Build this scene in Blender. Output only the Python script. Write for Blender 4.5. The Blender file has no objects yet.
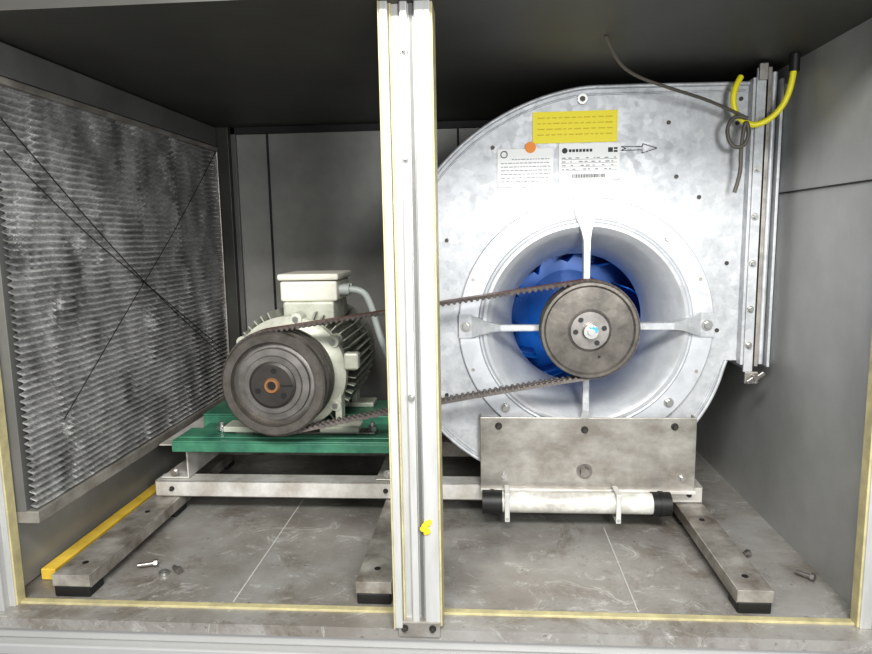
import bpy, bmesh, math, random
from mathutils import Matrix, Vector
random.seed(4)
SC=bpy.context.scene
COL=bpy.context.collection
# ---------------------------------------------------------------- materials
def mat(name,col,rough=.5,metal=0.,var=0.,vscale=8.,col2=None,bump=0.,bscale=60.,stretch=(1,1,1),extra=None):
    m=bpy.data.materials.new(name);m.use_nodes=True
    nt=m.node_tree;N=nt.nodes;Lk=nt.links
    b=N['Principled BSDF'];b.inputs['Roughness'].default_value=rough;b.inputs['Metallic'].default_value=metal
    b.inputs['Base Color'].default_value=(*col,1)
    tc=N.new('ShaderNodeTexCoord');mp=N.new('ShaderNodeMapping');mp.inputs['Scale'].default_value=stretch
    Lk.new(tc.outputs['Object'],mp.inputs['Vector'])
    if var>0 or col2:
        n=N.new('ShaderNodeTexNoise');n.inputs['Scale'].default_value=vscale;n.inputs['Detail'].default_value=7;n.inputs['Roughness'].default_value=.62
        Lk.new(mp.outputs[0],n.inputs['Vector'])
        r=N.new('ShaderNodeValToRGB');r.color_ramp.elements[0].position=.35;r.color_ramp.elements[1].position=.68
        c2=col2 or tuple(c*(1-var) for c in col)
        r.color_ramp.elements[0].color=(*c2,1);r.color_ramp.elements[1].color=(*col,1)
        Lk.new(n.outputs['Fac'],r.inputs['Fac']);Lk.new(r.outputs['Color'],b.inputs['Base Color'])
    if bump>0:
        n2=N.new('ShaderNodeTexNoise');n2.inputs['Scale'].default_value=bscale;n2.inputs['Detail'].default_value=4
        Lk.new(mp.outputs[0],n2.inputs['Vector'])
        bp=N.new('ShaderNodeBump');bp.inputs['Strength'].default_value=bump;bp.inputs['Distance'].default_value=.003
        Lk.new(n2.outputs['Fac'],bp.inputs['Height']);Lk.new(bp.outputs['Normal'],b.inputs['Normal'])
    return m
def galv(name,a,bc,rough=.38,metal=.75,scale=55,amt=.10):
    m=bpy.data.materials.new(name);m.use_nodes=True
    nt=m.node_tree;N=nt.nodes;Lk=nt.links;b=N['Principled BSDF']
    b.inputs['Roughness'].default_value=rough;b.inputs['Metallic'].default_value=metal
    tc=N.new('ShaderNodeTexCoord')
    v=N.new('ShaderNodeTexVoronoi');v.inputs['Scale'].default_value=scale
    n=N.new('ShaderNodeTexNoise');n.inputs['Scale'].default_value=16;n.inputs['Detail'].default_value=10;n.inputs['Roughness'].default_value=.8
    Lk.new(tc.outputs['Object'],v.inputs['Vector']);Lk.new(tc.outputs['Object'],n.inputs['Vector'])
    sp=N.new('ShaderNodeSeparateColor');Lk.new(v.outputs['Color'],sp.inputs[0])
    mx=N.new('ShaderNodeMath');mx.operation='MULTIPLY_ADD';mx.inputs[1].default_value=amt
    Lk.new(sp.outputs[0],mx.inputs[0]);Lk.new(n.outputs['Fac'],mx.inputs[2])
    r=N.new('ShaderNodeValToRGB');r.color_ramp.elements[0].position=.36;r.color_ramp.elements[1].position=.74
    r.color_ramp.elements[0].color=(*a,1);r.color_ramp.elements[1].color=(*bc,1)
    Lk.new(mx.outputs[0],r.inputs['Fac']);Lk.new(r.outputs['Color'],b.inputs['Base Color'])
    rr=N.new('ShaderNodeMapRange');rr.inputs[3].default_value=rough-.05;rr.inputs[4].default_value=rough+.08
    Lk.new(sp.outputs[1],rr.inputs[0]);Lk.new(rr.outputs[0],b.inputs['Roughness'])
    return m
M_galv=galv('galvanized_steel',(.35,.365,.38),(.56,.57,.58),.46,.32,70,.13)
M_ring=galv('galvanized_ring',(.56,.58,.605),(.68,.695,.71),.36,.5,40,.06)
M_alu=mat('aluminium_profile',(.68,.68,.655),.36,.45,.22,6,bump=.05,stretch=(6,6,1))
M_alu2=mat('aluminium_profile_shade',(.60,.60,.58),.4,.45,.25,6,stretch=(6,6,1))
M_wall=mat('grey_panel',(.36,.355,.335),.48,.25,.28,4,bump=.06)
M_wallD=mat('grey_channel_dark',(.18,.18,.17),.5,.3,.3,5,bump=.06)
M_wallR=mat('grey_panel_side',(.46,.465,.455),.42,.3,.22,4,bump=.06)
M_sill=mat('grey_sill',(.48,.48,.47),.45,.35,.10,3,bump=.04)
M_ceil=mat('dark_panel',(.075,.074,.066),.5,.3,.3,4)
M_dark=mat('dark_seam',(.03,.03,.03),.7)
M_black=mat('black_rubber',(.013,.013,.013),.5)
M_beam=mat('dusty_steel_beam',(.76,.75,.72),.42,.3,0,14,(.48,.45,.40),bump=.1)
M_rail=mat('rail_steel',(.50,.48,.44),.40,.45,0,16,(.19,.165,.14),bump=.1)
M_plate=mat('bracket_plate_steel',(.46,.445,.41),.40,.5,0,14,(.26,.24,.21),bump=.1,stretch=(1,1,1.5))
M_iron=mat('cast_iron_pulley',(.18,.165,.145),.38,.6,.45,26,bump=.12)
M_iron2=mat('cast_iron_dark',(.08,.074,.068),.45,.6,.3,20)
M_iron3=mat('turned_iron',(.32,.30,.28),.34,.75,.4,24)
M_motor=mat('motor_paint',(.62,.63,.53),.42,.1,.35,18,bump=.12)
M_motord=mat('motor_paint_dirty',(.46,.47,.40),.45,.1,.45,14)
M_box=mat('terminal_box_paint',(.74,.72,.63),.45,.0,.18,12)
M_green=mat('green_painted_steel',(.085,.27,.165),.40,.1,0,14,(.035,.13,.09))
M_belt=mat('belt_rubber',(.17,.06,.04),.5,0,.4,40)
M_beltg=mat('belt_side',(.13,.11,.10),.6,0,.4,40)
M_blue=mat('impeller_blue',(.006,.15,.58),.28,.1,.3,8)
M_yellow=mat('yellow_label',(.86,.74,.02),.5)
M_ytext=mat('label_print_brown',(.62,.50,.02),.6)
M_white=mat('white_label',(.84,.85,.83),.45)
M_clip=mat('clip_grey',(.66,.66,.63),.45,.3,.2,20)
M_seam=mat('floor_joint_filler',(.50,.50,.48),.6)
M_ink=mat('black_ink',(.04,.04,.04),.6)
M_ink2=mat('grey_print',(.22,.22,.22),.6)
M_orange=mat('orange_sticker',(.85,.27,.02),.5)
M_ywood=mat('yellow_strip_paint',(.86,.62,.10),.5,0,0,20,(.66,.44,.06))
M_cabley=mat('yellow_cable',(.80,.72,.03),.4)
M_cableg=mat('grey_cable',(.10,.09,.075),.5)
M_cond=mat('grey_conduit',(.36,.39,.37),.45)
M_seal=mat('old_yellow_sealant',(.56,.50,.28),.45,.1,0,30,(.38,.34,.2))
M_bolt=mat('zinc_bolt',(.46,.46,.44),.34,.85)
M_rust=mat('bronze_bore',(.38,.20,.10),.4,.6)
M_tube=mat('white_tube',(.74,.74,.69),.4,.1,0,22,(.40,.38,.34))
M_ysp=mat('yellow_paint_blob',(.85,.60,.02),.5)
M_bluetag=mat('blue_tag',(.05,.35,.75),.4)

# floor: grey sheet with chalky smears and brown dirt
M_floor=bpy.data.materials.new('dirty_floor_sheet');M_floor.use_nodes=True
nt=M_floor.node_tree;N=nt.nodes;Lk=nt.links;b=N['Principled BSDF'];b.inputs['Roughness'].default_value=.42;b.inputs['Metallic'].default_value=.3
tc=N.new('ShaderNodeTexCoord')
def noise(s,d=7,r=.6,dist=0.,st=(1,1,1)):
    mp=N.new('ShaderNodeMapping');mp.inputs['Scale'].default_value=st;Lk.new(tc.outputs['Object'],mp.inputs['Vector'])
    n=N.new('ShaderNodeTexNoise');n.inputs['Scale'].default_value=s;n.inputs['Detail'].default_value=d;n.inputs['Roughness'].default_value=r;n.inputs['Distortion'].default_value=dist
    Lk.new(mp.outputs[0],n.inputs['Vector']);return n
def ramp(src,p0,p1,c0,c1):
    r=N.new('ShaderNodeValToRGB');r.color_ramp.elements[0].position=p0;r.color_ramp.elements[1].position=p1
    r.color_ramp.elements[0].color=(*c0,1);r.color_ramp.elements[1].color=(*c1,1);Lk.new(src,r.inputs['Fac']);return r
def mix(f,a,bb):
    m=N.new('ShaderNodeMix');m.data_type='RGBA';Lk.new(f,m.inputs[0])
    Lk.new(a,m.inputs[6])
    if isinstance(bb,tuple): m.inputs[7].default_value=(*bb,1)
    else: Lk.new(bb,m.inputs[7])
    return m.outputs[2]
base=ramp(noise(4,8,.65).outputs['Fac'],.36,.62,(.24,.22,.195),(.38,.37,.35))
sm=ramp(noise(10,12,.85,1.6,(1,1.4,1)).outputs['Fac'],.545,.64,(0,0,0),(.7,.7,.7))
dk=ramp(noise(90,3,.6).outputs['Fac'],.66,.72,(0,0,0),(.7,.7,.7))
dk2=ramp(noise(5,10,.76,.4).outputs['Fac'],.53,.64,(0,0,0),(.62,.62,.62))
c=mix(dk2.outputs[0],base.outputs[0],(.14,.112,.082));c=mix(sm.outputs[0],c,(.62,.62,.59));c=mix(dk.outputs[0],c,(.12,.10,.08))
Lk.new(c,b.inputs['Base Color'])

# filter material: aluminium mesh with dust smudges and white reflections painted into the colour
M_filter=bpy.data.materials.new('aluminium_filter_mesh');M_filter.use_nodes=True
nt=M_filter.node_tree;N=nt.nodes;Lk=nt.links;b=N['Principled BSDF'];b.inputs['Roughness'].default_value=.34;b.inputs['Metallic'].default_value=.45
tc=N.new('ShaderNodeTexCoord')
base=ramp(noise(8,10,.8,0,(1,1.8,.8)).outputs['Fac'],.40,.60,(.32,.32,.31),(.72,.72,.71))
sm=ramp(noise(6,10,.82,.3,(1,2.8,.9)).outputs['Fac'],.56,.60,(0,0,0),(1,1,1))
dd=ramp(noise(4.5,9,.78,.3,(1,2.2,.8)).outputs['Fac'],.54,.62,(0,0,0),(.75,.75,.75))
fine=ramp(noise(190,2,.5).outputs['Fac'],.4,.6,(.75,.75,.75),(1,1,1))
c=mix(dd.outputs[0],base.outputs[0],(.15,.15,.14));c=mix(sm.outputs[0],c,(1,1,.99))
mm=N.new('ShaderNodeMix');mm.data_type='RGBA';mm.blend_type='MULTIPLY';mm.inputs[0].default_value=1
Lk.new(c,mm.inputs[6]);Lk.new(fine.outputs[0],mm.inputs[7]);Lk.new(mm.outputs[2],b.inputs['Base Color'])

# ---------------------------------------------------------------- helpers
def empty(name):
    e=bpy.data.objects.new(name,None);COL.objects.link(e);e.empty_display_size=.05;return e
def obj(name,me,m,parent=None,bevel=0,smooth=False):
    o=bpy.data.objects.new(name,me);COL.objects.link(o)
    if m: me.materials.append(m)
    if parent: o.parent=parent
    if bevel:
        bv=o.modifiers.new('b','BEVEL');bv.width=bevel;bv.segments=2;bv.limit_method='ANGLE'
    if smooth:
        for p_ in me.polygons:p_.use_smooth=True
        try: me.set_sharp_from_angle(angle=math.radians(32))
        except Exception: pass
    return o
def box(name,x0,x1,y0,y1,z0,z1,m,parent=None,bevel=.0015,rot=None):
    me=bpy.data.meshes.new(name);bm=bmesh.new();bmesh.ops.create_cube(bm,size=1)
    cx,cy,cz=(x0+x1)/2,(y0+y1)/2,(z0+z1)/2
    for v in bm.verts:v.co=Vector((v.co.x*(x1-x0),v.co.y*(y1-y0),v.co.z*(z1-z0)))
    bm.to_mesh(me);bm.free()
    o=obj(name,me,m,parent,bevel);o.location=(cx,cy,cz)
    if rot:o.rotation_euler=rot
    return o
def boxes(name,lst,m,parent=None,bevel=.001):
    me=bpy.data.meshes.new(name);bm=bmesh.new()
    for (x0,x1,y0,y1,z0,z1) in lst:
        r=bmesh.ops.create_cube(bm,size=1)
        for v in r['verts']:v.co=Vector(((x0+x1)/2+v.co.x*(x1-x0),(y0+y1)/2+v.co.y*(y1-y0),(z0+z1)/2+v.co.z*(z1-z0)))
    bm.to_mesh(me);bm.free();return obj(name,me,m,parent,bevel)
def lathe(name,prof,cx,cz,m,parent=None,seg=96,axis='Y',smooth=True):
    me=bpy.data.meshes.new(name);bm=bmesh.new();rings=[]
    for (r,y) in prof:
        if r<1e-6: rings.append([bm.verts.new((cx,y,cz))])
        else: rings.append([bm.verts.new((cx+r*math.cos(2*math.pi*i/seg),y,cz+r*math.sin(2*math.pi*i/seg))) for i in range(seg)])
    for a,b_ in zip(rings,rings[1:]):
        for i in range(seg):
            j=(i+1)%seg
            vs=[a[i] if len(a)>1 else a[0], a[j] if len(a)>1 else None, b_[j] if len(b_)>1 else b_[0], b_[i] if len(b_)>1 else None]
            vs=[v for v in vs if v]
            try: bm.faces.new(vs)
            except Exception: pass
    bmesh.ops.recalc_face_normals(bm,faces=bm.faces);bm.to_mesh(me);bm.free()
    return obj(name,me,m,parent,0,smooth)
def cyl(name,p0,p1,r,m,parent=None,seg=32,r2=None):
    p0=Vector(p0);p1=Vector(p1);d=p1-p0
    me=bpy.data.meshes.new(name);bm=bmesh.new()
    bmesh.ops.create_cone(bm,cap_ends=True,segments=seg,radius1=r,radius2=r if r2 is None else r2,depth=d.length)
    rot=d.to_track_quat('Z','Y').to_matrix().to_4x4()
    bm.transform(rot)
    bm.to_mesh(me);bm.free();o=obj(name,me,m,parent,0,seg>8);o.location=(p0+p1)/2;return o
def tube(name,pts,r,m,parent=None):
    cu=bpy.data.curves.new(name,'CURVE');cu.dimensions='3D';cu.bevel_depth=r;cu.bevel_resolution=4;cu.use_fill_caps=True
    s=cu.splines.new('NURBS');s.points.add(len(pts)-1)
    for i,q in enumerate(pts):s.points[i].co=(*q,1)
    s.use_endpoint_u=True;s.order_u=3;s.resolution_u=10
    cu.materials.append(m)
    o=bpy.data.objects.new(name,cu);COL.objects.link(o)
    dg=bpy.context.evaluated_depsgraph_get();me=bpy.data.meshes.new_from_object(o.evaluated_get(dg))
    bpy.data.objects.remove(o);o=bpy.data.objects.new(name,me);COL.objects.link(o)
    for p_ in me.polygons:p_.use_smooth=True
    if parent:o.parent=parent
    return o
def sheet(name,outer,holes,y,th,m,parent=None,bevel=0):
    """plate in the XZ plane at depth y with holes"""
    cu=bpy.data.curves.new(name,'CURVE');cu.dimensions='2D';cu.fill_mode='BOTH';cu.extrude=th/2
    for ring in [outer]+holes:
        s=cu.splines.new('POLY');s.points.add(len(ring)-1);s.use_cyclic_u=True
        for i,q in enumerate(ring):s.points[i].co=(q[0],q[1],0,1)
    cu.materials.append(m)
    o=bpy.data.objects.new(name,cu);COL.objects.link(o)
    dg=bpy.context.evaluated_depsgraph_get();me=bpy.data.meshes.new_from_object(o.evaluated_get(dg))
    bpy.data.objects.remove(o)
    me.transform(Matrix.Translation((0,y,0))@Matrix.Rotation(math.radians(90),4,'X'))
    o=bpy.data.objects.new(name,me);COL.objects.link(o)
    if parent:o.parent=parent
    return o
def circ(cx,cz,r,n=72):return [(cx+r*math.cos(2*math.pi*i/n),cz+r*math.sin(2*math.pi*i/n)) for i in range(n)]
def bolt(name,x,y,z,r,m,parent,h=.007,washer=True):
    me=bpy.data.meshes.new(name);bm=bmesh.new()
    rr=bmesh.ops.create_cone(bm,cap_ends=True,segments=6,radius1=r,radius2=r*.93,depth=h)
    bmesh.ops.translate(bm,verts=rr['verts'],vec=(0,0,h/2+.001))
    if washer:
        bmesh.ops.create_cone(bm,cap_ends=True,segments=24,radius1=r*1.5,radius2=r*1.5,depth=.002)
    bm.transform(Matrix.Rotation(math.radians(90),4,'X'));bm.to_mesh(me);bm.free()
    o=obj(name,me,m,parent);o.location=(x,y,z);return o

# ---------------------------------------------------------------- room shell
box('floor',-.93,.68,1.04,2.14,-.02,0,M_floor,None,0)
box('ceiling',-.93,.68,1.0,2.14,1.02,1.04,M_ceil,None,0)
box('wall_back',-.93,.68,2.10,2.12,0,1.02,M_wall,None,0)
box('wall_left',-.93,-.91,1.10,2.10,0,1.02,M_wall,None,0)
box('wall_right',.65,.67,1.10,2.10,0,1.02,M_wallR,None,0)
fs=empty('floor_seam_strip')
boxes('joint_lines',[(-.4725,-.4705,1.11,1.60,0,.0008),(.2685,.2705,1.11,1.45,0,.0008)],M_seam,fs,0)
ws=empty('trim_1')
boxes('back_panel_joints',[(-.688,-.682,2.094,2.10,0,1.02),(-.082,-.076,2.094,2.10,0,1.02)],M_dark,ws,.001)
boxes('side_panel_joint',[(.647,.65,1.10,2.10,.749,.752)],M_dark,ws,0)
boxes('back_panel_top_flange',[(-.80,.65,2.085,2.10,1.0,1.02)],M_dark,ws,0)
cp=empty('trim_2')
boxes('corner_post',[(-.86,-.80,2.065,2.10,0,1.02)],M_ceil,cp,.002)
boxes('corner_post_lip',[(-.80,-.785,2.085,2.10,0,1.02)],M_wallD,cp,.001)

# ---------------------------------------------------------------- filter panel
FX=-.842
fp=empty('air_filter_panel')
me=bpy.data.meshes.new('corrugated_mesh');bm=bmesh.new()
NR=58
nz,ny=NR*8,110;z0,z1,y0,y1=.175,.945,1.108,2.055
grid=[]
for i in range(nz+1):
    row=[];z=z0+(z1-z0)*i/nz
    for j in range(ny+1):
        y=y0+(y1-y0)*j/ny
        ph=2*math.pi*NR*(i/nz)+ .25*math.sin(y*60+1.5*math.sin(z*14))+.5*math.sin(y*7+z*3)
        row.append(bm.verts.new((FX-.001+.0056*math.sin(ph),y,z)))
    grid.append(row)
for i in range(nz):
    for j in range(ny):
        bm.faces.new((grid[i][j],grid[i+1][j],grid[i+1][j+1],grid[i][j+1]))
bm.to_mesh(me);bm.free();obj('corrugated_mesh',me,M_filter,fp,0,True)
boxes('filter_frame',[(-.89,FX-.013,1.104,2.058,.172,.948)],M_wallD,fp,.001)
boxes('filter_frame_rails',[(-.89,FX+.008,1.104,2.062,.945,.958),(-.89,FX+.010,1.104,2.062,.150,.174),(-.89,FX+.008,2.055,2.062,.175,.945)],M_plate,fp,.002)
boxes('filter_top_channel',[(-.91,FX+.006,1.104,2.06,.960,1.018)],M_wallD,fp,.002)
boxes('filter_bottom_support',[(-.91,-.904,1.104,2.09,.003,.150)],M_wall,fp,.001)
w=empty('loose_wire')
tube('wire_1',[(-.830,1.11,.885),(-.826,1.35,.70),(-.828,1.65,.50),(-.830,2.02,.288)],.0013,M_black,w)
tube('wire_2',[(-.830,1.11,.83),(-.824,1.27,.71),(-.828,1.60,.54),(-.830,2.00,.323)],.0012,M_black,w)
tube('wire_3',[(-.830,2.04,.944),(-.824,1.75,.72),(-.826,1.45,.51),(-.830,1.20,.324)],.0010,M_black,w)
box('yellow_strip',-.890,-.860,1.17,1.66,.0005,.024,M_ywood,None,.002)

# ---------------------------------------------------------------- access frame (front)
af=empty('access_door_frame')
boxes('post_side_a',[(-.98,-.885,1.06,1.10,-.09,1.06)],M_sill,af,.002)
boxes('post_side_b',[(.648,.74,1.06,1.10,-.09,1.06)],M_sill,af,.002)
boxes('post_inner_lips',[(-.887,-.874,1.075,1.10,0,1.06),(.629,.648,1.075,1.10,0,1.06)],M_alu,af,.001)
boxes('post_sealant',[(-.8755,-.8715,1.078,1.10,0.,1.06),(.6255,.6295,1.078,1.10,0,1.06)],M_seal,af,.001)
boxes('sill',[(-.98,.74,1.05,1.10,-.045,-.016)],M_sill,af,.003)
boxes('sill_lip',[(-.88,.64,1.07,1.10,-.016,-.003)],M_sill,af,.001)
boxes('sill_sealant',[(-.875,-.15,1.086,1.10,-.003,.004),(-.08,.63,1.086,1.10,-.003,.004)],M_seal,af,.001)
boxes('sill_fascia',[(-1.,.76,1.03,1.09,-.066,-.045)],M_sill,af,.003)
boxes('lower_panel',[(-1.,.76,1.035,1.06,-.25,-.072)],M_wallR,af,.002)
boxes('header',[(-.98,.74,1.05,1.10,1.06,1.12)],M_wall,af,.002)
boxes('lower_cleats',[(-.285,-.20,1.0,1.035,-.095,-.078),(-.262,-.25,.995,1.0,-.09,-.062),(.14,.165,1.0,1.035,-.095,-.078)],M_white,af,.003)
mu=empty('frame_mullion')
zb=.006
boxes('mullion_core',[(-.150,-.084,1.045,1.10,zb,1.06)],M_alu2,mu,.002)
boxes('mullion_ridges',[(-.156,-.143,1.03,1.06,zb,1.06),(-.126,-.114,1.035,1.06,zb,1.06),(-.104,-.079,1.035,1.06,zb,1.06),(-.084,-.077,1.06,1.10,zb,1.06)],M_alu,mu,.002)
boxes('mullion_groove',[(-.112,-.107,1.043,1.05,zb,1.06)],M_wallD,mu,0)
boxes('mullion_sealant',[(-.1580,-.1555,1.028,1.09,zb,1.06),(-.1425,-.139,1.040,1.05,zb,1.06),(-.080,-.0757,1.04,1.10,zb,1.06)],M_seal,mu,.001)
boxes('mullion_foot',[(-.152,-.079,1.034,1.06,-.012,.018)],M_plate,mu,.003)
for i,(x,z) in enumerate([(-.120,.95),(-.120,.79),(-.120,.41),(-.14,.006),(-.092,.006)]): bolt('mullion_screw_%d'%i,x,1.033,z,.004,M_bolt if i<3 else M_iron2,mu)
bm=bmesh.new()
for k in range(18):
    r=bmesh.ops.create_icosphere(bm,subdivisions=2,radius=random.uniform(.003,.0055))
    bmesh.ops.translate(bm,verts=r['verts'],vec=(-.100+random.gauss(0,.003),1.035,.190+random.gauss(0,.006)))
me=bpy.data.meshes.new('paint_blob');bm.to_mesh(me);bm.free();obj('paint_blob',me,M_ysp,mu,0,True)

# ---------------------------------------------------------------- base frame
bf=empty('steel_base_frame')
def rail(nm,x0,x1):
    t=.004
    boxes(nm,[(x0,x1,1.115,1.86,.041,.045),(x0,x0+t,1.115,1.86,.018,.041),(x1-t,x1,1.115,1.86,.018,.041)],M_rail,bf,.0015)
    boxes(nm+'_inner',[(x0+t,x1-t,1.13,1.86,.02,.04)],M_iron2,bf,0)
    boxes(nm+'_foot',[(x0+.002,x1-.002,1.112,1.16,0,.022),(x0+.004,x1-.004,1.47,1.53,0,.02),(x0+.004,x1-.004,1.80,1.85,0,.02)],M_black,bf,.003)
    boxes(nm+'_end_cap',[(x0,x1,1.111,1.116,.022,.045)],M_rail,bf,.001)
    for yy in (1.16,1.40): 
        cyl(nm+'_hole',( (x0+x1)/2,yy,.0448),((x0+x1)/2,yy,.0458),.006,M_black,bf,16)
rail('floor_rail_a',-.824,-.750);rail('floor_rail_b',-.240,-.173);rail('floor_rail_c',.440,.502)
boxes('cross_beam_front',[(-.812,.50,1.49,1.494,.045,.086),(-.812,.50,1.49,1.54,.045,.049),(-.812,.50,1.49,1.54,.082,.086)],M_beam,bf,.0015)
boxes('cross_beam_rear',[(-.812,.50,1.80,1.84,.045,.088)],M_rail,bf,.0015)
for nm,x0,x1 in (('motor_channel_a',-.80,-.73),('motor_channel_b',-.265,-.205)):
    boxes(nm,[(x0,x1,1.50,1.82,.088,.092),(x0,x1,1.50,1.82,.171,.175),(x1-.004,x1,1.50,1.82,.092,.171)],M_beam,bf,.0015)
    bolt(nm+'_bolt',(x0+x1)/2,1.50,.104,.007,M_bolt,bf)
for i,x in enumerate((-.77,-.24,.47)): bolt('beam_bolt_%d'%i,x,1.489,.066,.004,M_iron2,bf)

mp=empty('motor_mounting_plate')
boxes('green_rail_front',[(-.738,-.165,1.44,1.55,.198,.203),(-.738,-.165,1.44,1.446,.176,.198),(-.738,-.165,1.544,1.55,.176,.198),(-.73,-.17,1.46,1.53,.203,.207)],M_green,mp,.002)
boxes('green_rail_rear',[(-.738,-.165,1.62,1.77,.214,.219),(-.738,-.165,1.62,1.626,.176,.214),(-.738,-.165,1.764,1.77,.176,.214)],M_green,mp,.002)
boxes('green_web',[(-.72,-.18,1.55,1.62,.185,.195)],M_green,mp,.001)
boxes('slide_plates',[(-.60,-.26,1.485,1.525,.207,.212)],M_iron3,mp,.002)
for i,x in enumerate((-.64,-.27)): 
    cyl('stud_%d'%i,(x,1.505,.207),(x,1.505,.232),.006,M_bolt,mp,12)
    cyl('stud_nut_%d'%i,(x,1.505,.212),(x,1.505,.222),.012,M_bolt,mp,6)

# ---------------------------------------------------------------- motor
CX,CZ=-.468,.350
mo=empty('electric_motor')
lathe('motor_body',[(0,1.475),(.05,1.475),(.055,1.485),(.09,1.49),(.125,1.505),(.137,1.515),(.137,1.54),(.126,1.545),(.126,1.82),(.140,1.825),(.140,1.91),(.12,1.93),(0,1.93)],CX,CZ,M_motor,mo)
bm=bmesh.new()
for k in range(48):
    a=2*math.pi*k/48
    if abs(math.degrees(math.atan2(math.sin(a+math.pi/2),math.cos(a+math.pi/2))))<34: continue
    if abs(a-math.pi/2)<.35: continue
    r=bmesh.ops.create_cube(bm,size=1)
    for v in r['verts']:v.co=Vector((v.co.x*.030,v.co.y*.27,v.co.z*.0035))
    bmesh.ops.transform(bm,matrix=Matrix.Translation((CX,1.683,CZ))@Matrix.Rotation(-a,4,'Y')@Matrix.Translation((.139,0,0)),verts=r['verts'])
me=bpy.data.meshes.new('cooling_fins');bm.to_mesh(me);bm.free();obj('cooling_fins',me,M_motord,mo,.0008)
for i,a in enumerate((35,80,145,215,325)):
    ca,sa=math.cos(math.radians(a)),math.sin(math.radians(a))
    cyl('shield_lug_%d'%i,(CX+.134*ca,1.505,CZ+.134*sa),(CX+.134*ca,1.55,CZ+.134*sa),.014,M_motor,mo,20)
    cyl('shield_bolt_%d'%i,(CX+.134*ca,1.498,CZ+.134*sa),(CX+.134*ca,1.506,CZ+.134*sa),.007,M_bolt,mo,6)
boxes('terminal_neck',[(-.495,-.368,1.57,1.73,.465,.516)],M_motor,mo,.006)
boxes('terminal_box',[(-.502,-.360,1.575,1.73,.516,.566)],M_box,mo,.006)
boxes('terminal_lid',[(-.507,-.355,1.57,1.735,.568,.584)],M_box,mo,.005)
cyl('gland_1',(-.360,1.61,.542),(-.335,1.61,.542),.014,M_cond,mo,24)
cyl('gland_2',(-.360,1.67,.542),(-.340,1.67,.542),.012,M_cond,mo,24)
tube('conduit',[(-.335,1.61,.542),(-.303,1.61,.542),(-.283,1.61,.505),(-.270,1.61,.45),(-.243,1.60,.37),(-.20,1.62,.30)],.009,M_cond,mo)
boxes('motor_feet',[(CX-.16,CX-.075,1.48,1.54,.212,.226),(CX+.075,CX+.17,1.48,1.54,.212,.226),(CX-.16,CX-.075,1.69,1.75,.219,.232),(CX+.075,CX+.17,1.69,1.75,.219,.232)],M_motor,mo,.003)
for i,s in enumerate((-1,1)):
    for j,yy in enumerate((1.51,1.70)):
        box('foot_rib_%d%d'%(i,j),CX+s*.116-.008,CX+s*.116+.008,yy,yy+.04,.224,.31,M_motor,mo,.002)
boxes('shield_bracket',[(CX+.135,CX+.17,1.50,1.53,.36,.40)],M_motor,mo,.005)
# motor pulley
mpul=empty('motor_pulley')
lathe('pulley_rim',[(.060,1.402),(.094,1.402),(.096,1.386),(.113,1.385),(.117,1.389),(.118,1.401),(.110,1.411),(.118,1.419),(.118,1.421),(.110,1.431),(.118,1.441),(.118,1.443),(.110,1.453),(.119,1.463),(.119,1.472),(.0,1.472)],CX,CZ,M_iron,mpul)
lathe('pulley_web',[(.052,1.385),(.064,1.385),(.066,1.39),(.080,1.392),(.082,1.400),(.092,1.4015),(.094,1.403)],CX,CZ,M_iron3,mpul)
lathe('pulley_hub',[(.018,1.378),(.046,1.378),(.052,1.382),(.054,1.39),(.06,1.404)],CX,CZ,M_iron2,mpul)
lathe('pulley_bore',[(.009,1.376),(.011,1.373),(.015,1.373),(.0185,1.379)],CX,CZ,M_rust,mpul)
cyl('pulley_shaft_hole',(CX,1.376,CZ),(CX,1.46,CZ),.0095,M_black,mpul)
for i,a in enumerate((80,200,320)):
    x=CX+.034*math.cos(math.radians(a));z=CZ+.034*math.sin(math.radians(a))
    cyl('bush_screw_%d'%i,(x,1.3765,z),(x,1.38,z),.006,M_black,mpul,16)
box('bush_slot',CX+.02,CX+.047,1.3765,1.38,CZ-.0015,CZ+.0015,M_black,mpul,0)

# ---------------------------------------------------------------- centrifugal fan
BX,BZ=.225,.464
fan=empty('centrifugal_fan')
def spiral(n=80,off=0.):
    pts=[]
    k=math.log(1.60)/255
    for i in range(n+1):
        t=255*i/n;a=math.radians(-15-t);r=.325*math.exp(k*t)+off
        pts.append((BX+r*math.cos(a),BZ+r*math.sin(a)))
    return pts
sp=spiral()
ZT=sp[-1][1]
outer=[(.573,ZT-.003),(.573,.381)]+[(.542,.381)]+sp[1:]
sheet('housing_face',outer,[circ(BX,BZ,.225)],1.501,.002,M_galv,fan)
sheet('housing_back',outer,[],1.92,.002,M_galv,fan)
me=bpy.data.meshes.new('housing_wrap');bm=bmesh.new()
wr=[(.573,.381),(.542,.381)]+sp[1:]+[(.573,ZT-.003)]
va=[bm.verts.new((x,1.501,z)) for x,z in wr];vb=[bm.verts.new((x,1.92,z)) for x,z in wr]
for i in range(len(wr)-1): bm.faces.new((va[i],va[i+1],vb[i+1],vb[i]))
bm.to_mesh(me);bm.free();o=obj('housing_wrap',me,M_galv,fan,0,True);sd=o.modifiers.new('s','SOLIDIFY');sd.thickness=.002
tube('housing_seam',[(x,1.498,z) for x,z in [(.542,.381)]+sp[1:]+[(.3,ZT),(.4,ZT-.001),(.573,ZT-.003)]],.0045,M_galv,fan)
inner=[(BX+(x-BX)*.972,BZ+(z-BZ)*.972) for x,z in sp[2:]]+[(.4,ZT-.016),(.56,ZT-.017)]
tube('housing_swage',[(x,1.4995,z) for x,z in inner],.0022,M_galv,fan)
dots=[(.40,.905),(.02,.862),(-.085,.66),(.47,.745),(.545,.90),(.535,.60),(.52,.45),(.42,.79),(-.09,.30),(.55,.95)]
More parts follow.
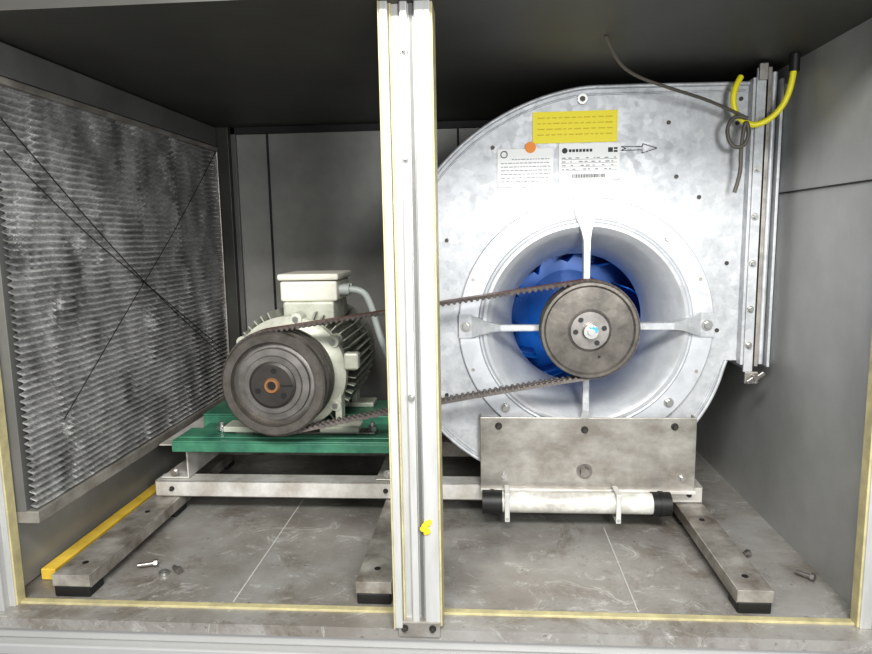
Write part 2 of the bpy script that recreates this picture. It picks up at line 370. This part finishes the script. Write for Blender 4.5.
for i,(x,z) in enumerate(dots): cyl('rivet_%d'%i,(x,1.4975,z),(x,1.4995,z),.0045,M_iron2,fan,16)
lathe('lifting_hole_ring',[(.006,1.496),(.011,1.496),(.012,1.4995)],.215,ZT-.024,M_bolt,fan,32)
cyl('lifting_hole',(.215,1.4975,ZT-.024),(.215,1.4995,ZT-.024),.0065,M_iron2,fan,16)
# inlet ring and cone
lathe('inlet_ring',[(.285,1.4995),(.285,1.491),(.283,1.4895),(.236,1.4895),(.229,1.483),(.222,1.482),(.215,1.487),(.206,1.499),(.194,1.520),(.180,1.545),(.168,1.575),(.161,1.605),(.158,1.635),(.164,1.645)],BX,BZ,M_ring,fan,128)
lathe('ring_bead',[(.2325,1.4905),(.237,1.486),(.2415,1.4905)],BX,BZ,M_ring,fan,128)
for i in range(8):
    a=math.radians(45*i+2)
    if i%2: bolt('ring_bolt_%d'%i,BX+.262*math.cos(a),1.4885,BZ+.262*math.sin(a),.0075,M_bolt,fan)
for i in range(8):
    a=math.radians(45*i+22)
    cyl('ring_dimple_%d'%i,(BX+.272*math.cos(a),1.488,BZ+.272*math.sin(a)),(BX+.272*math.cos(a),1.490,BZ+.272*math.sin(a)),.004,M_plate,fan,16)
# support arms
for i in range(4):
    a=90*i
    me=bpy.data.meshes.new('arm');bm=bmesh.new()
    prof=[(.284,.027,1.485),(.255,.026,1.484),(.212,.010,1.466),(.190,.0062,1.458),(.12,.0055,1.457),(.04,.0055,1.457)]
    L_=[bm.verts.new((r,y,w_)) for r,w_,y in prof];R_=[bm.verts.new((r,y,-w_)) for r,w_,y in prof]
    for k in range(len(prof)-1): bm.faces.new((L_[k],L_[k+1],R_[k+1],R_[k]))
    for S_,sg in ((L_,1),(R_,-1)):
        F_=[bm.verts.new((r,y+(.018 if k>1 else .004),w_*sg)) for k,(r,w_,y) in enumerate(prof)]
        for k in range(1,len(prof)-1): bm.faces.new((S_[k],S_[k+1],F_[k+1],F_[k]))
    bm.transform(Matrix.Rotation(-math.radians(a),4,'Y'));bm.transform(Matrix.Translation((BX,0,BZ)))
    bm.to_mesh(me);bm.free();o=obj('support_arm_%d'%i,me,M_galv,fan);sd=o.modifiers.new('s','SOLIDIFY');sd.thickness=.003
    bolt('arm_bolt_%d'%i,BX+.268*math.cos(math.radians(a)),1.4825,BZ+.268*math.sin(math.radians(a)),.008,M_bolt,fan)
cyl('bearing_housing',(BX,1.452,BZ),(BX,1.50,BZ),.045,M_iron2,fan)
# impeller
imp=M_blue
lathe('impeller_backplate',[(0,1.80),(.235,1.80),(.235,1.803),(0,1.803)],BX,BZ,imp,fan)
lathe('impeller_shroud',[(.166,1.640),(.175,1.655),(.20,1.668),(.235,1.675),(.235,1.678),(.20,1.672),(.170,1.66),(.166,1.64)],BX,BZ,imp,fan)
lathe('impeller_hub',[(0,1.68),(.035,1.68),(.045,1.70),(.06,1.79),(.11,1.80)],BX,BZ,imp,fan)
bm=bmesh.new()
for k in range(11):
    a0=2*math.pi*k/11;rows=[]
    for s in range(9):
        r=.140+.092*s/8;a=a0-.75*(s/8)**1.0
        ys_=1.648+.027*s/8
        rows.append((bm.verts.new((BX+r*math.cos(a),ys_,BZ+r*math.sin(a))),bm.verts.new((BX+r*math.cos(a),1.80,BZ+r*math.sin(a)))))
    for s in range(8): bm.faces.new((rows[s][0],rows[s+1][0],rows[s+1][1],rows[s][1]))
me=bpy.data.meshes.new('impeller_blades');bm.to_mesh(me);bm.free();o=obj('impeller_blades',me,imp,fan,0,True);sd=o.modifiers.new('s','SOLIDIFY');sd.thickness=.002
cyl('fan_shaft',(BX,1.45,BZ),(BX,1.80,BZ),.014,M_bolt,fan)
# outlet flange
of=M_galv
boxes('outlet_flange',[(.565,.571,1.475,1.50,.375,ZT+.004),(.571,.590,1.470,1.477,.36,1.006),(.584,.590,1.477,1.90,.36,.40)],of,fan,.001)
for i,z in enumerate((.42,.50,.60,.70,.80,.90)): bolt('flange_bolt_%d'%i,.579,1.469,z,.005,M_bolt,fan)

# labels
boxes('warning_label',[(.108,.291,1.4975,1.4995,.868,.935)],M_yellow,fan,0)
tx=[]
for k in range(4):
    z=.922-.012*k
    x=.118
    while x<.28:
        wl=random.uniform(.006,.016);tx.append((x,min(x+wl,.283),1.4970,1.4975,z-.0015,z+.001));x+=wl+.004
boxes('warning_label_print',tx,M_ytext,fan,0)
boxes('name_plate',[(.030,.153,1.4975,1.4995,.775,.858),(.165,.298,1.4975,1.4995,.787,.866)],M_white,fan,0)
boxes('name_plate_border',[(.030,.153,1.4972,1.4976,.775,.776),(.030,.153,1.4972,1.4976,.857,.858),(.030,.031,1.4972,1.4976,.775,.858),(.152,.153,1.4972,1.4976,.775,.858),(.165,.298,1.4972,1.4976,.787,.788),(.165,.298,1.4972,1.4976,.865,.866),(.165,.166,1.4972,1.4976,.787,.866),(.297,.298,1.4972,1.4976,.787,.866)],M_plate,fan,0)
tx=[];tk=[]
for k in range(7):
    z=.835-.008*k
    x=.038 if k else .062
    while x<.145:
        wl=random.uniform(.003,.010);tx.append((x,min(x+wl,.147),1.4970,1.4975,z-.0008,z+.0008));x+=wl+.002
for k in range(4):
    z=.832-.008*k
    tx.append((.170,.292,1.4970,1.4975,z-.0004,z+.0004))
    x=.172
    while x<.288:
        wl=random.uniform(.003,.009);tx.append((x,x+wl,1.4970,1.4975,z+.002,z+.004));x+=wl+random.uniform(.003,.018)
x=.195
while x<.265:
    wl=random.choice([.0008,.0016,.0024]);tk.append((x,x+wl,1.4970,1.4975,.792,.800));x+=wl+.0014
tk+= [(.272,.282,1.497,1.4975,.846,.856),(.284,.292,1.497,1.4975,.846,.850),(.284,.292,1.497,1.4975,.852,.856)]
for k in range(7): tk.append((.187+.0075*k,.1925+.0075*k,1.497,1.4975,.848,.854))
boxes('name_plate_small_print',tx,M_ink2,fan,0)
boxes('name_plate_print',tk,M_ink,fan,0)
cyl('plate_logo_a',(.178,1.4968,.851),(.178,1.4975,.851),.006,M_ink,fan,24)
lathe('plate_logo_b',[(.006,1.4968),(.008,1.4968)],.045,.846,M_ink,fan,24)
cyl('round_sticker',(.103,1.496,.860),(.103,1.4992,.860),.012,M_orange,fan,32)
ar=[(.300,.849),(.345,.849),(.345,.842),(.377,.852),(.346,.862),(.346,.856),(.300,.857),(.310,.853),(.300,.849)]
cu=bpy.data.meshes.new('direction_arrow');bm=bmesh.new()
for (a,b_) in zip(ar,ar[1:]):
    d=Vector((b_[0]-a[0],b_[1]-a[1]));n=Vector((-d.y,d.x)).normalized()*.0008
    vs=[bm.verts.new((a[0]+n.x,1.4985,a[1]+n.y)),bm.verts.new((b_[0]+n.x,1.4985,b_[1]+n.y)),bm.verts.new((b_[0]-n.x,1.4985,b_[1]-n.y)),bm.verts.new((a[0]-n.x,1.4985,a[1]-n.y))]
    bm.faces.new(vs)
bm.to_mesh(cu);bm.free();obj('direction_arrow',cu,M_ink,fan)

# fan pulley
pul=empty('fan_pulley')
lathe('pulley_rim',[(.045,1.398),(.092,1.398),(.096,1.394),(.1015,1.394),(.103,1.397),(.103,1.401),(.095,1.411),(.103,1.419),(.103,1.421),(.095,1.431),(.103,1.441),(.103,1.448),(0,1.448)],BX-.003,BZ+.002,M_iron,pul)
lathe('pulley_hub',[(.014,1.392),(.040,1.392),(.042,1.395),(.047,1.3985)],BX-.003,BZ+.002,M_iron3,pul)
cyl('shaft_end',(BX-.003,1.375,BZ+.002),(BX-.003,1.394,BZ+.002),.015,M_bolt,pul)
cyl('shaft_key_nut',(BX-.003,1.370,BZ+.002),(BX-.003,1.376,BZ+.002),.008,M_bolt,pul,6)
box('blue_tag',BX-.006,BX+.010,1.372,1.375,BZ+.001,BZ+.012,M_bluetag,pul,.001)
for i,a in enumerate((10,130,185,300)):
    x=BX-.003+.030*math.cos(math.radians(a));z=BZ+.002+.030*math.sin(math.radians(a))
    cyl('bush_screw_%d'%i,(x,1.3905,z),(x,1.394,z),.0055,M_black,pul,16)
cyl('balance_hole',(BX+.018,1.3965,BZ-.055),(BX+.018,1.399,BZ-.055),.003,M_black,pul,12)

# ---------------------------------------------------------------- belts
def belt(nm,yc,r1,r2,parent):
    c1=Vector((CX,CZ));c2=Vector((BX-.003,BZ+.002));d=c2-c1;D=d.length;phi=math.atan2(d.y,d.x);al=math.acos((r1-r2)/D)
    path=[]
    a_s=phi+al;a_e=phi-al+2*math.pi
    n=90
    for i in range(n+1):
        a=a_s+(a_e-a_s)*i/n;path.append((c1+Vector((math.cos(a),math.sin(a)))*r1,a))
    s0=c1+Vector((math.cos(phi-al),math.sin(phi-al)))*r1;s1=c2+Vector((math.cos(phi-al),math.sin(phi-al)))*r2
    for i in range(1,120): path.append((s0.lerp(s1,i/120)+Vector((0,.006*math.sin(math.pi*i/120))),phi-al))
    for i in range(n+1):
        a=(phi-al)+(2*al)*i/n;path.append((c2+Vector((math.cos(a),math.sin(a)))*r2,a))
    s0=c2+Vector((math.cos(phi+al),math.sin(phi+al)))*r2;s1=c1+Vector((math.cos(phi+al),math.sin(phi+al)))*r1
    for i in range(1,120): path.append((s0.lerp(s1,i/120),phi+al))
    pts=[p_[0] for p_ in path];L=[0]
    for i in range(len(pts)):L.append(L[-1]+(pts[(i+1)%len(pts)]-pts[i]).length)
    tot=L[-1];pitch=.0125;nc=round(tot/pitch);N4=nc*4
    me=bpy.data.meshes.new(nm);bm=bmesh.new();rings=[];j=0
    for k in range(N4):
        s=tot*k/N4
        while L[j+1]<s:j+=1
        t=(s-L[j])/max(L[j+1]-L[j],1e-9);p_=pts[j].lerp(pts[(j+1)%len(pts)],t)
        tg=(pts[(j+1)%len(pts)]-pts[j]).normalized();nrm=Vector((tg.y,-tg.x))
        th=.009 if (k%4)<2 else .005
        o_=p_+nrm*.001;i_=p_-nrm*th
        rings.append([bm.verts.new((o_.x,yc-.0085,o_.y)),bm.verts.new((o_.x,yc+.0085,o_.y)),bm.verts.new((i_.x,yc+.0055,i_.y)),bm.verts.new((i_.x,yc-.0055,i_.y))])
    for k in range(N4):
        a=rings[k];b_=rings[(k+1)%N4]
        for q in range(4):
            f_=bm.faces.new((a[q],a[(q+1)%4],b_[(q+1)%4],b_[q]));f_.material_index=0 if q==0 else 1
    bmesh.ops.recalc_face_normals(bm,faces=bm.faces)
    bm.to_mesh(me);bm.free();o=obj(nm,me,M_belt,parent);me.materials.append(M_beltg)
db=empty('drive_belt')
belt('belt_strand_a',1.411,.1215,.1065,db);belt('belt_strand_b',1.431,.1215,.1065,db)

# ---------------------------------------------------------------- fan mounting bracket plate
fb=empty('fan_mounting_bracket')
boxes('bracket_plate',[(-.012,.474,1.465,1.470,.080,.256),(-.012,-.008,1.47,1.497,.089,.256),(.470,.474,1.47,1.497,.089,.256)],M_plate,fb,.0015)
boxes('bracket_base',[(-.012,.474,1.47,1.497,.089,.094)],M_plate,fb,.001)
boxes('bracket_lip',[(-.012,.474,1.455,1.465,.080,.088)],M_beam,fb,.001)
bolt('center_bolt',.226,1.464,.130,.012,M_iron3,fb,.012)
for i,(x,z) in enumerate(((.04,.118),(.445,.115),(.225,.228),(.425,.236),(.03,.236))): bolt('bracket_bolt_%d'%i,x,1.464,z,.0055,M_bolt if i in(0,1) else M_iron2,fb)

# ---------------------------------------------------------------- tube
tl=empty('capped_tube')  # white tube with black end caps, read as a vibration mount
ty,tz=1.43,.068
cyl('tube_body',(.035,ty,tz),(.372,ty,tz),.0235,M_tube,tl,48)
for nm,x0,x1 in (('end_cap_a',-.008,.037),('end_cap_b',.370,.410)):
    cyl(nm,(x0,ty,tz),(x1,ty,tz),.0265,M_black,tl,48)
    cyl(nm+'_ridge',((x0+x1)/2-.004,ty,tz),((x0+x1)/2+.004,ty,tz),.028,M_black,tl,48)
for i,x in enumerate((.042,.287)):
    boxes('tube_clip_%d'%i,[(x,x+.011,1.4015,1.404,.034,.098),(x,x+.011,1.4015,1.49,.032,.036),(x,x+.011,1.4015,1.455,.096,.099)],M_clip,tl,.001)
    cyl('tube_clip_screw_%d'%i,(x+.0055,1.399,.040),(x+.0055,1.402,.040),.003,M_bolt,tl,12)

# ---------------------------------------------------------------- flexible duct connector + wall flange
fc=empty('flexible_duct_connector')
boxes('canvas_sleeve',[(.592,.622,1.50,1.90,.385,.965)],M_cableg,fc,.004)
boxes('sleeve_clamp_strip',[(.598,.606,1.482,1.50,.37,1.01)],M_plate,fc,.001)
cyl('sleeve_fold',(.613,1.490,.375),(.613,1.490,1.0),.006,M_galv,fc,20)
boxes('wall_flange',[(.622,.628,1.475,1.53,.37,.985),(.628,.649,1.525,1.531,.37,.985)],M_galv,fc,.001)
boxes('flange_corner_cleat',[(.572,.590,1.462,1.469,.98,1.014),(.572,.60,1.462,1.469,.335,.362)],M_plate,fc,.002)
cyl('wing_nut_barrel',(.590,1.445,.352),(.590,1.462,.352),.006,M_iron3,fc,16)
box('wing_nut_wing_a',.592,.610,1.448,1.453,.352,.362,M_iron3,fc,.002,(0,-.6,0))
box('wing_nut_wing_b',.570,.588,1.448,1.453,.340,.350,M_iron3,fc,.002,(0,-.6,0))
cyl('cable_clamp',(.622,1.42,.985),(.622,1.42,1.018),.010,M_black,fc,20)

# cables
yc=empty('yellow_earth_cable')
tube('cable',[(.530,1.450,.985),(.516,1.445,.965),(.514,1.445,.93),(.524,1.445,.905),(.555,1.445,.882),(.595,1.435,.90),(.618,1.42,.944),(.621,1.42,.99)],.0062,M_cabley,yc)
gc=empty('grey_cable')
tube('cable_run',[(.218,1.25,1.02),(.235,1.28,1.0),(.281,1.35,.975),(.381,1.38,.948),(.47,1.42,.93),(.536,1.43,.900)],.0032,M_cableg,gc)
tube('cable_loop',[(.540,1.43,.898),(.515,1.43,.908),(.497,1.43,.88),(.508,1.43,.842),(.535,1.43,.84),(.545,1.43,.87),(.535,1.43,.90),(.530,1.435,.83),(.535,1.44,.79),(.525,1.445,.75)],.0040,M_cableg,gc)

# loose bolts on the floor
def floor_bolt(x,y,ang,l):
    me=bpy.data.meshes.new('bolt');bm=bmesh.new()
    r=bmesh.ops.create_cone(bm,cap_ends=True,segments=16,radius1=.0045,radius2=.0045,depth=l)
    r2=bmesh.ops.create_cone(bm,cap_ends=True,segments=6,radius1=.008,radius2=.008,depth=.007);bmesh.ops.translate(bm,verts=r2['verts'],vec=(0,0,l/2))
    bm.transform(Matrix.Rotation(math.radians(90),4,'Y'));bm.to_mesh(me);bm.free()
    o=obj('loose_bolt',me,M_iron3);o.location=(x,y,.0082);o.rotation_euler=(0,0,ang)
floor_bolt(-.70,1.226,.35,.035);floor_bolt(-.630,1.212,-.7,.02);floor_bolt(.615,1.24,-.8,.03);floor_bolt(.535,1.32,.4,.012)
wn=lathe('loose_eye_nut',[(.006,-.003),(.010,-.003),(.010,.003),(.006,.003),(.006,-.003)],0,0,M_bolt,None,24)
wn.rotation_euler=(math.radians(90),0,0);wn.location=(-.652,1.203,.0035)

# ---------------------------------------------------------------- camera
cam=bpy.data.cameras.new('camera');cam.sensor_width=36;cam.lens=655*36/872;cam.clip_start=.02
co=bpy.data.objects.new('camera',cam);COL.objects.link(co)
co.matrix_world=Matrix.Translation((0,0,.67))@(Matrix.Rotation(math.radians(4.3),3,'Z')@Matrix.Rotation(math.radians(90-7.9),3,'X')@Matrix.Rotation(-.017,3,'Z')).to_4x4()
SC.camera=co
# ---------------------------------------------------------------- light
def area(name,loc,tgt,size,e,col=(1,1,1)):
    l=bpy.data.lights.new(name,'AREA');l.shape='RECTANGLE';l.size=size[0];l.size_y=size[1];l.energy=e;l.color=col
    o=bpy.data.objects.new(name,l);COL.objects.link(o);o.location=loc;o.rotation_euler=(Vector(tgt)-Vector(loc)).to_track_quat('-Z','Y').to_euler()
area('room_ceiling_lamp',(-.10,-.6,1.8),(0,1.6,.35),(1.4,.4),70,(1,.99,.96))
area('filter_fill',(.42,-.25,.80),(-.6,1.6,.4),(.3,.3),16,(.98,.99,1))  # unseen fill from the right, added to brighten the filter side
W=bpy.data.worlds.new('world');SC.world=W;W.use_nodes=True
W.node_tree.nodes['Background'].inputs[0].default_value=(.78,.79,.8,1);W.node_tree.nodes['Background'].inputs[1].default_value=.6
SC.view_settings.view_transform='Standard'
try: SC.view_settings.look='Medium High Contrast'
except Exception as e: print('LOOK',e)
